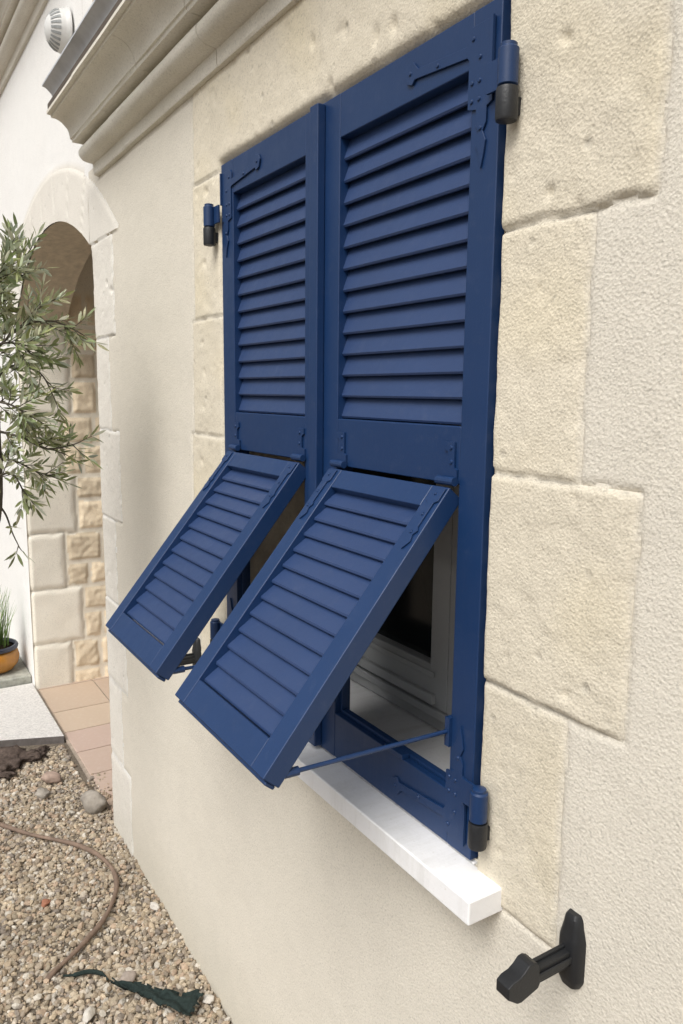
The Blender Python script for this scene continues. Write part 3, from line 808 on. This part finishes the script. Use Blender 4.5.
    mb = MB(); slats(mb, fu0 + fw + .0002, fu1 - fw - .0002, .0, L - .080 - .0005, 12, .0085, .0240, lift=1.18)
    mb.v = [FX((u, y, (L - .0442) - z)) for (u, y, z) in mb.v]; mb.build('flap_louvres', M['blue_lit'], flap)
    for cu, sg in ((fu0 + .016, 1), (fu1 - .016, -1)):
        # fixed half: angle bracket on the middle rail with a little barrel
        mb = MB()
        mb.prism([(cu - .016 * 1, .552 - .004), (cu + .016, .548), (cu + .016, .562), (cu + .004, .564), (cu + .004, .586), (cu + .012, .590), (cu + .012, .600), (cu - .010, .600), (cu - .010, .564), (cu - .016, .562)], -.0030, -.0002)
        screw(mb, cu - .003, .592, -.003); screw(mb, cu - .004, .572, -.003)
        conv(mb)
        n0 = len(mb.v)
        mb.tube([(X(cu - .019), hy + .006, z0 + .5455), (X(cu + .019), hy + .006, z0 + .5455)], .0062, 12)
        mb.build('flap_hinge', M['blue'], root)
        mb = MB(); s0 = .0
        sgn = 1
        pp = [(cu - .013, .004), (cu + .013, .004), (cu + .013, .026), (cu + .0065, .030), (cu + .006, .070), (cu + .0105, .076), (cu + .005, .084), (cu + .009, .094), (cu, .108), (cu - .009, .094), (cu - .005, .084), (cu - .0105, .076), (cu - .006, .070), (cu - .0065, .030), (cu - .013, .026)]
        mb.prism(pp, -.0030, -.0003)
        for s_ in (.015, .050, .080): screw(mb, cu, s_, -.0028, .0032)
        mb.v = [FX(p) for p in mb.v]; mb.build('flap_strap', M['blue'], flap, bevel=.0005, seg=1)
    # stay rod from the leaf's outer stile to the free end of the flap
    ur = fu0 + .006 if side > 0 else fu1 - .006
    a0 = Vector(FX((ur, th + .004, L - .022))); fxz = .178
    b0_ = Vector((X(so + .002 if side > 0 else W - si + .002), .004, z0 + fxz))
    mb = MB(); mb.tube([a0, b0_], .0032, 10); mb.tube([a0 + (a0 - b0_).normalized() * .006, a0 + (b0_ - a0).normalized() * .014], .0062, 10)
    mb.box(b0_.x - .004, b0_.x + .006, -.006, .012, b0_.z - .022, b0_.z + .022)
    mb.build('stay_rod', M['blue'], root, smooth=False)
    # bottom catch
    mb = MB()
    mb.box(W * .38, W * .38 + .05, -.004, .010, .0855, .094)
    conv(mb).build('catch', M['blue'], root, bevel=.001)
    return root
make_shutter(1, 'right blue louvred shutter with its lower flap tilted out, nearer the black holdback', 39.3)
make_shutter(-1, 'left blue louvred shutter with its lower flap tilted out, nearer the arched passage', 38.6)

# ------------------------------------------------------------------ holdbacks
def holdback(cx_, label):
    zc = .925
    root = empty('shutter_holdback', (cx_, 0, zc), label, 'holdback', 'black shutter holdbacks')
    # back plate: tall, waisted, domed
    mb = MB(); secs = []
    prof = [(-.050, .006, .005), (-.047, .009, .008), (-.038, .0125, .011), (-.034, .0130, .012), (-.006, .0130, .013), (.016, .0130, .013), (.020, .0125, .012), (.034, .0098, .010), (.044, .0085, .009), (.049, .006, .006)]
    n = 14; mb2 = MB()
    for (z, hw, dp) in prof:
        for k in range(n):
            t = k / (n - 1) * 2 - 1
            mb2.v.append((cx_ + hw * 1.4 * t, -.002 - dp * (1 - abs(t) ** 5) , zc + z))
    for i in range(len(prof) - 1):
        for k in range(n - 1): mb2.f.append((i * n + k, i * n + k + 1, (i + 1) * n + k + 1, (i + 1) * n + k))
    m_ = len(prof); b0 = len(mb2.v)
    for (z, hw, dp) in prof: mb2.v += [(cx_ - hw * 1.4, .003, zc + z), (cx_ + hw * 1.4, .003, zc + z)]
    for i in range(m_ - 1):
        mb2.f.append((b0 + 2 * i, i * n, (i + 1) * n, b0 + 2 * i + 2)); mb2.f.append((i * n + n - 1, b0 + 2 * i + 1, b0 + 2 * i + 3, (i + 1) * n + n - 1))
    for i in (0, m_ - 1): mb2.f.append(tuple(i * n + k for k in range(n)) + (b0 + 2 * i + 1, b0 + 2 * i))
    bp = mb2.build('back_plate', M['black'], root, smooth=True); bp.data.set_sharp_from_angle(angle=.45)
    mb = MB(); mb.box(cx_ - .0065, cx_ + .0065, -.084, -.010, zc - .016, zc + .005); mb.box(cx_ - .0065, cx_ - .0015, -.078, -.010, zc + .0045, zc + .009); mb.box(cx_ + .0070, cx_ + .0095, -.078, -.010, zc - .010, zc - .001)
    mb.build('arm', M['black'], root, bevel=.0015)
    # head: wedge with a raised thumb lobe, tilting out
    out = [(-.124, -.006), (-.124, .010), (-.116, .015), (-.103, .017), (-.094, .022), (-.086, .029), (-.078, .030), (-.070, .026), (-.066, .018), (-.064, -.006), (-.067, -.012), (-.098, -.020), (-.106, -.019)]
    out = [(-.094 + (y + .094) * .86, -.003 + (z - .004) * .88) for y, z in out]
    mb = MB(); hw = .0105; m_ = len(out)
    mb.v = [(cx_ - hw, y, zc + z) for y, z in out] + [(cx_ + hw, y, zc + z) for y, z in out]
    mb.f = [tuple(range(m_)), tuple(range(2 * m_ - 1, m_ - 1, -1))] + [(i, i + m_, (i + 1) % m_ + m_, (i + 1) % m_) for i in range(m_)]
    mb.build('head', M['black'], root, bevel=.0016, seg=2)
    return root
holdback(-.574, 'black shutter holdback on the bare wall right of the sill')
holdback(-1.815, 'black shutter holdback mostly hidden behind the left shutter flap')

# ------------------------------------------------------------------ potted grass
pc = (-4.44, -.165, .074)
pot = empty('plant_pot', pc, 'ochre glazed pot with a dark rim on the kerb stone by the arch', 'pot')
mb = MB(); mb.lathe([(.075, 0), (.10, .012), (.125, .045), (.131, .08), (.124, .108), (.112, .122)], pc, 36); mb.build('pot_body', M['glaze'], pot, smooth=True)
mb = MB(); mb.lathe([(.112, .1225), (.124, .126), (.128, .138), (.122, .149), (.110, .148), (.105, .135)], pc, 36, caps=False); mb.build('pot_rim', M['pot_rim'], pot, smooth=True)
mb = MB(); mb.lathe([(.106, .134), (.03, .142)], pc, 24); mb.build('soil', M['soil'], pot, smooth=True)
Vs = []; Fs = []; Cs = []
for i in range(150):
    a_ = random.uniform(0, 2 * PI); r = random.uniform(0, .08); bx0 = Vector((pc[0] + r * math.cos(a_), pc[1] + r * math.sin(a_), pc[2] + .135))
    ln = random.uniform(.16, .33); out_ = Vector((math.cos(a_), math.sin(a_), 0)) * random.uniform(.02, .09)
    sd = Vector((-math.sin(a_ + 1), math.cos(a_ + 1), 0)) * .0035; t = random.uniform(.7, 1.5); b0 = len(Vs)
    for k in range(5):
        q = k / 4; p = bx0 + out_ * q * q + Vector((0, 0, ln * q)); Vs += [p - sd * (1 - q * .9), p + sd * (1 - q * .9)]; Cs += [(t, t, t * .9)] * 2
    Fs += [(b0 + 2 * k, b0 + 2 * k + 1, b0 + 2 * k + 3, b0 + 2 * k + 2) for k in range(4)]
gr = mesh_obj('ornamental_grass', Vs, Fs, M['blade'], cols=Cs, origin=(pc[0], pc[1], pc[2] + .135)); tag(gr, 'tuft of upright green grass growing in the ochre pot', 'plant')

# ------------------------------------------------------------------ olive tree
tree = empty('olive_tree', (-2.12, -.66, 0), 'young olive tree with narrow grey green leaves reaching in front of the arch', 'tree')
def T_(u, v, dx=0.): return Vector((-2.06 + dx, -.403 + .0023 * u, 1.574 - .00245 * (v - 400)))
wood = MB()
trunk = catmull([(-2.12, -.66, -.03), (-2.10, -.60, .6), (-2.09, -.50, 1.15), T_(-14, 520), T_(-8, 430), T_(-10, 330), T_(-45, 240), T_(-75, 130)])
wood.tube(trunk, [.024 - .018 * i / (len(trunk) - 1) for i in range(len(trunk))], 10)
leafV, leafF, leafC = [], [], []
rt = random.Random(5)
def leaf(p, d, ln, w):
    d = d.normalized(); up = Vector((rt.gauss(0, 1), rt.gauss(0, 1), rt.gauss(.7, 1))).normalized()
    s = d.cross(up)
    if s.length < .05: s = d.cross(Vector((1, 0, 0)))
    s.normalize(); nrm = s.cross(d); b0 = len(leafV); cv = rt.uniform(-.12, .16) * ln
    st = p + d * .003
    prof_ = [(0, .12), (.2, .75), (.45, 1.), (.72, .8), (1., .04)]
    t = rt.uniform(.65, 1.3); tc = (t * rt.uniform(.9, 1.1), t, t * rt.uniform(.8, 1.05))
    for q, ww in prof_:
        c_ = st + d * ln * q + nrm * (cv * q * q)
        leafV.extend([c_ - s * w * ww, c_ - nrm * (w * .25 * ww), c_ + s * w * ww]); leafC.extend([tc] * 3)
    for k in range(4):
        leafF.append((b0 + 3 * k, b0 + 3 * k + 1, b0 + 3 * k + 4, b0 + 3 * k + 3)); leafF.append((b0 + 3 * k + 1, b0 + 3 * k + 2, b0 + 3 * k + 5, b0 + 3 * k + 4))
def twig(p0, d, ln, dens=.008, r=.0016):
    pts = [p0]; d = d.normalized(); n = max(4, int(ln / .02))
    for i in range(n):
        d = (d + Vector((rt.gauss(0, .10), rt.gauss(0, .10), rt.gauss(0, .10)))).normalized(); pts.append(pts[-1] + d * ln / n)
    wood.tube(pts, [r * (1 - .6 * i / n) for i in range(n + 1)], 5)
    s = .012; a_ = rt.uniform(0, PI)
    while s < ln:
        i = min(int(s / ln * n), n - 1); p = pts[i].lerp(pts[i + 1], s / ln * n - i); ax = (pts[i + 1] - pts[i]).normalized()
        e1 = ax.cross(Vector((.3, .2, 1))).normalized(); e2 = ax.cross(e1); a_ += PI / 2 + rt.gauss(0, .3)
        for sg in (0, PI):
            if rt.random() < .08: continue
            o = e1 * math.cos(a_ + sg) + e2 * math.sin(a_ + sg)
            leaf(p, ax * rt.uniform(.7, 1.1) + o * rt.uniform(.6, 1.0), rt.uniform(.026, .046) * (1 - .25 * s / ln), rt.uniform(.0030, .0046))
        s += dens * rt.uniform(.8, 1.4)
    leaf(pts[-1], d, .038, .004)
def branch(pts, ntw, tl=(.06, .13), r0=.0036, spread=.8):
    ntw = int(ntw * 1.75)
    pts = catmull(pts, 8); n = len(pts)
    wood.tube(pts, [r0 * (1 - .65 * i / n) for i in range(n)], 7)
    for k in range(ntw):
        t = .12 + .86 * k / max(ntw - 1, 1); i = min(int(t * (n - 1)), n - 2)
        ax = (pts[i + 1] - pts[i]).normalized()
        o = Vector((rt.gauss(0, 1), rt.gauss(0, .7), rt.gauss(0, 1))).normalized()
        twig(pts[i], ax * .8 + o * spread, rt.uniform(*tl))
    twig(pts[-1], pts[-1] - pts[-2], rt.uniform(*tl) * .8)
branch([T_(-10, 345), T_(0, 310), T_(16, 280), T_(32, 258, .02)], 8, (.04, .09))
branch([T_(-10, 360), T_(18, 330, .05), T_(50, 322, .06), T_(76, 330, .05)], 9, (.04, .09))
branch([T_(-10, 330), T_(10, 310, -.05), T_(38, 312, -.08), T_(56, 300, -.08)], 7, (.04, .08))
branch([T_(-10, 390), T_(14, 366, -.04), T_(40, 372), T_(52, 392)], 7, (.04, .08))
branch([T_(-8, 430), T_(14, 436, .05), T_(40, 448, .06), T_(68, 444, .06)], 8, (.05, .09))
branch([T_(-10, 460), T_(12, 462, -.04), T_(34, 474, -.05), T_(50, 480, -.05)], 7, (.04, .07))
branch([T_(-12, 500), T_(-2, 515), T_(4, 535), T_(10, 550)], 2, (.02, .035), .003)
branch([T_(-10, 400), T_(4, 404, .08), T_(16, 412, .1)], 8, (.05, .09))
branch([T_(-10, 300), T_(-2, 290, .06), T_(4, 272, .08)], 8, (.05, .09))
branch([T_(-12, 350), T_(6, 345, .09), T_(20, 352, .1)], 8, (.05, .1))
branch([T_(-14, 480), T_(0, 470, .08), T_(10, 486, .1)], 5, (.04, .07))
# the rest of the crown, away from the wall
for k in range(15):
    i = rt.randrange(int(len(trunk) * .5), len(trunk)); p = trunk[i]; d = Vector((-abs(rt.gauss(.5, .6)), -abs(rt.gauss(.9, .6)), rt.gauss(.3, .5))).normalized()
    L_ = rt.uniform(.18, .4); branch([p, p + d * L_ * .5 + Vector((0, 0, .03)), p + d * L_], 6, (.06, .14))
wo = wood.build('trunk', M['bark'], tree, smooth=True)
mesh_obj('crown', leafV, leafF, M['leaf'], tree, smooth=True, cols=leafC)

# ------------------------------------------------------------------ light
w = bpy.data.worlds.new('World'); scene.world = w; w.use_nodes = True; nt = w.node_tree
bg = nt.nodes['Background']; sky = nt.nodes.new('ShaderNodeTexSky'); sky.sky_type = 'NISHITA'; sky.sun_disc = False
EL, RO = math.radians(52), math.radians(152)
sky.sun_elevation = EL; sky.sun_rotation = RO; sky.dust_density = 5; sky.air_density = 1.2
hs = nt.nodes.new('ShaderNodeHueSaturation'); hs.inputs['Saturation'].default_value = .22; hs.inputs['Value'].default_value = 1.0   # thin overcast
nt.links.new(sky.outputs[0], hs.inputs['Color']); nt.links.new(hs.outputs[0], bg.inputs[0]); bg.inputs[1].default_value = .14
sd = bpy.data.lights.new('sun', 'SUN'); sd.energy = 1.9; sd.angle = math.radians(32); sd.color = (1, .97, .92)
so = bpy.data.objects.new('sun', sd); col.objects.link(so)
dirv = Vector((math.sin(RO) * math.cos(EL), math.cos(RO) * math.cos(EL), math.sin(EL)))   # towards the sun
so.rotation_euler = dirv.to_track_quat('Z', 'Y').to_euler()

# ------------------------------------------------------------------ camera
cd = bpy.data.cameras.new('camera'); cam = bpy.data.objects.new('camera', cd); col.objects.link(cam)
Rm = Matrix(((.5287733, -.1347747, .8379943), (.8487031, .0722195, -.5239155), (.0100911, .9882409, .1525714)))
cam.matrix_world = Matrix.Translation((0, -.7042, 1.6)) @ Rm.to_4x4()
cd.sensor_fit = 'VERTICAL'; cd.sensor_height = 24; cd.lens = 771 / 1024 * 24; cd.clip_end = 1000; cd.clip_start = .02
scene.camera = cam
scene.view_settings.view_transform = 'Standard'; scene.view_settings.look = 'None'; scene.view_settings.exposure = 0; scene.view_settings.gamma = 1
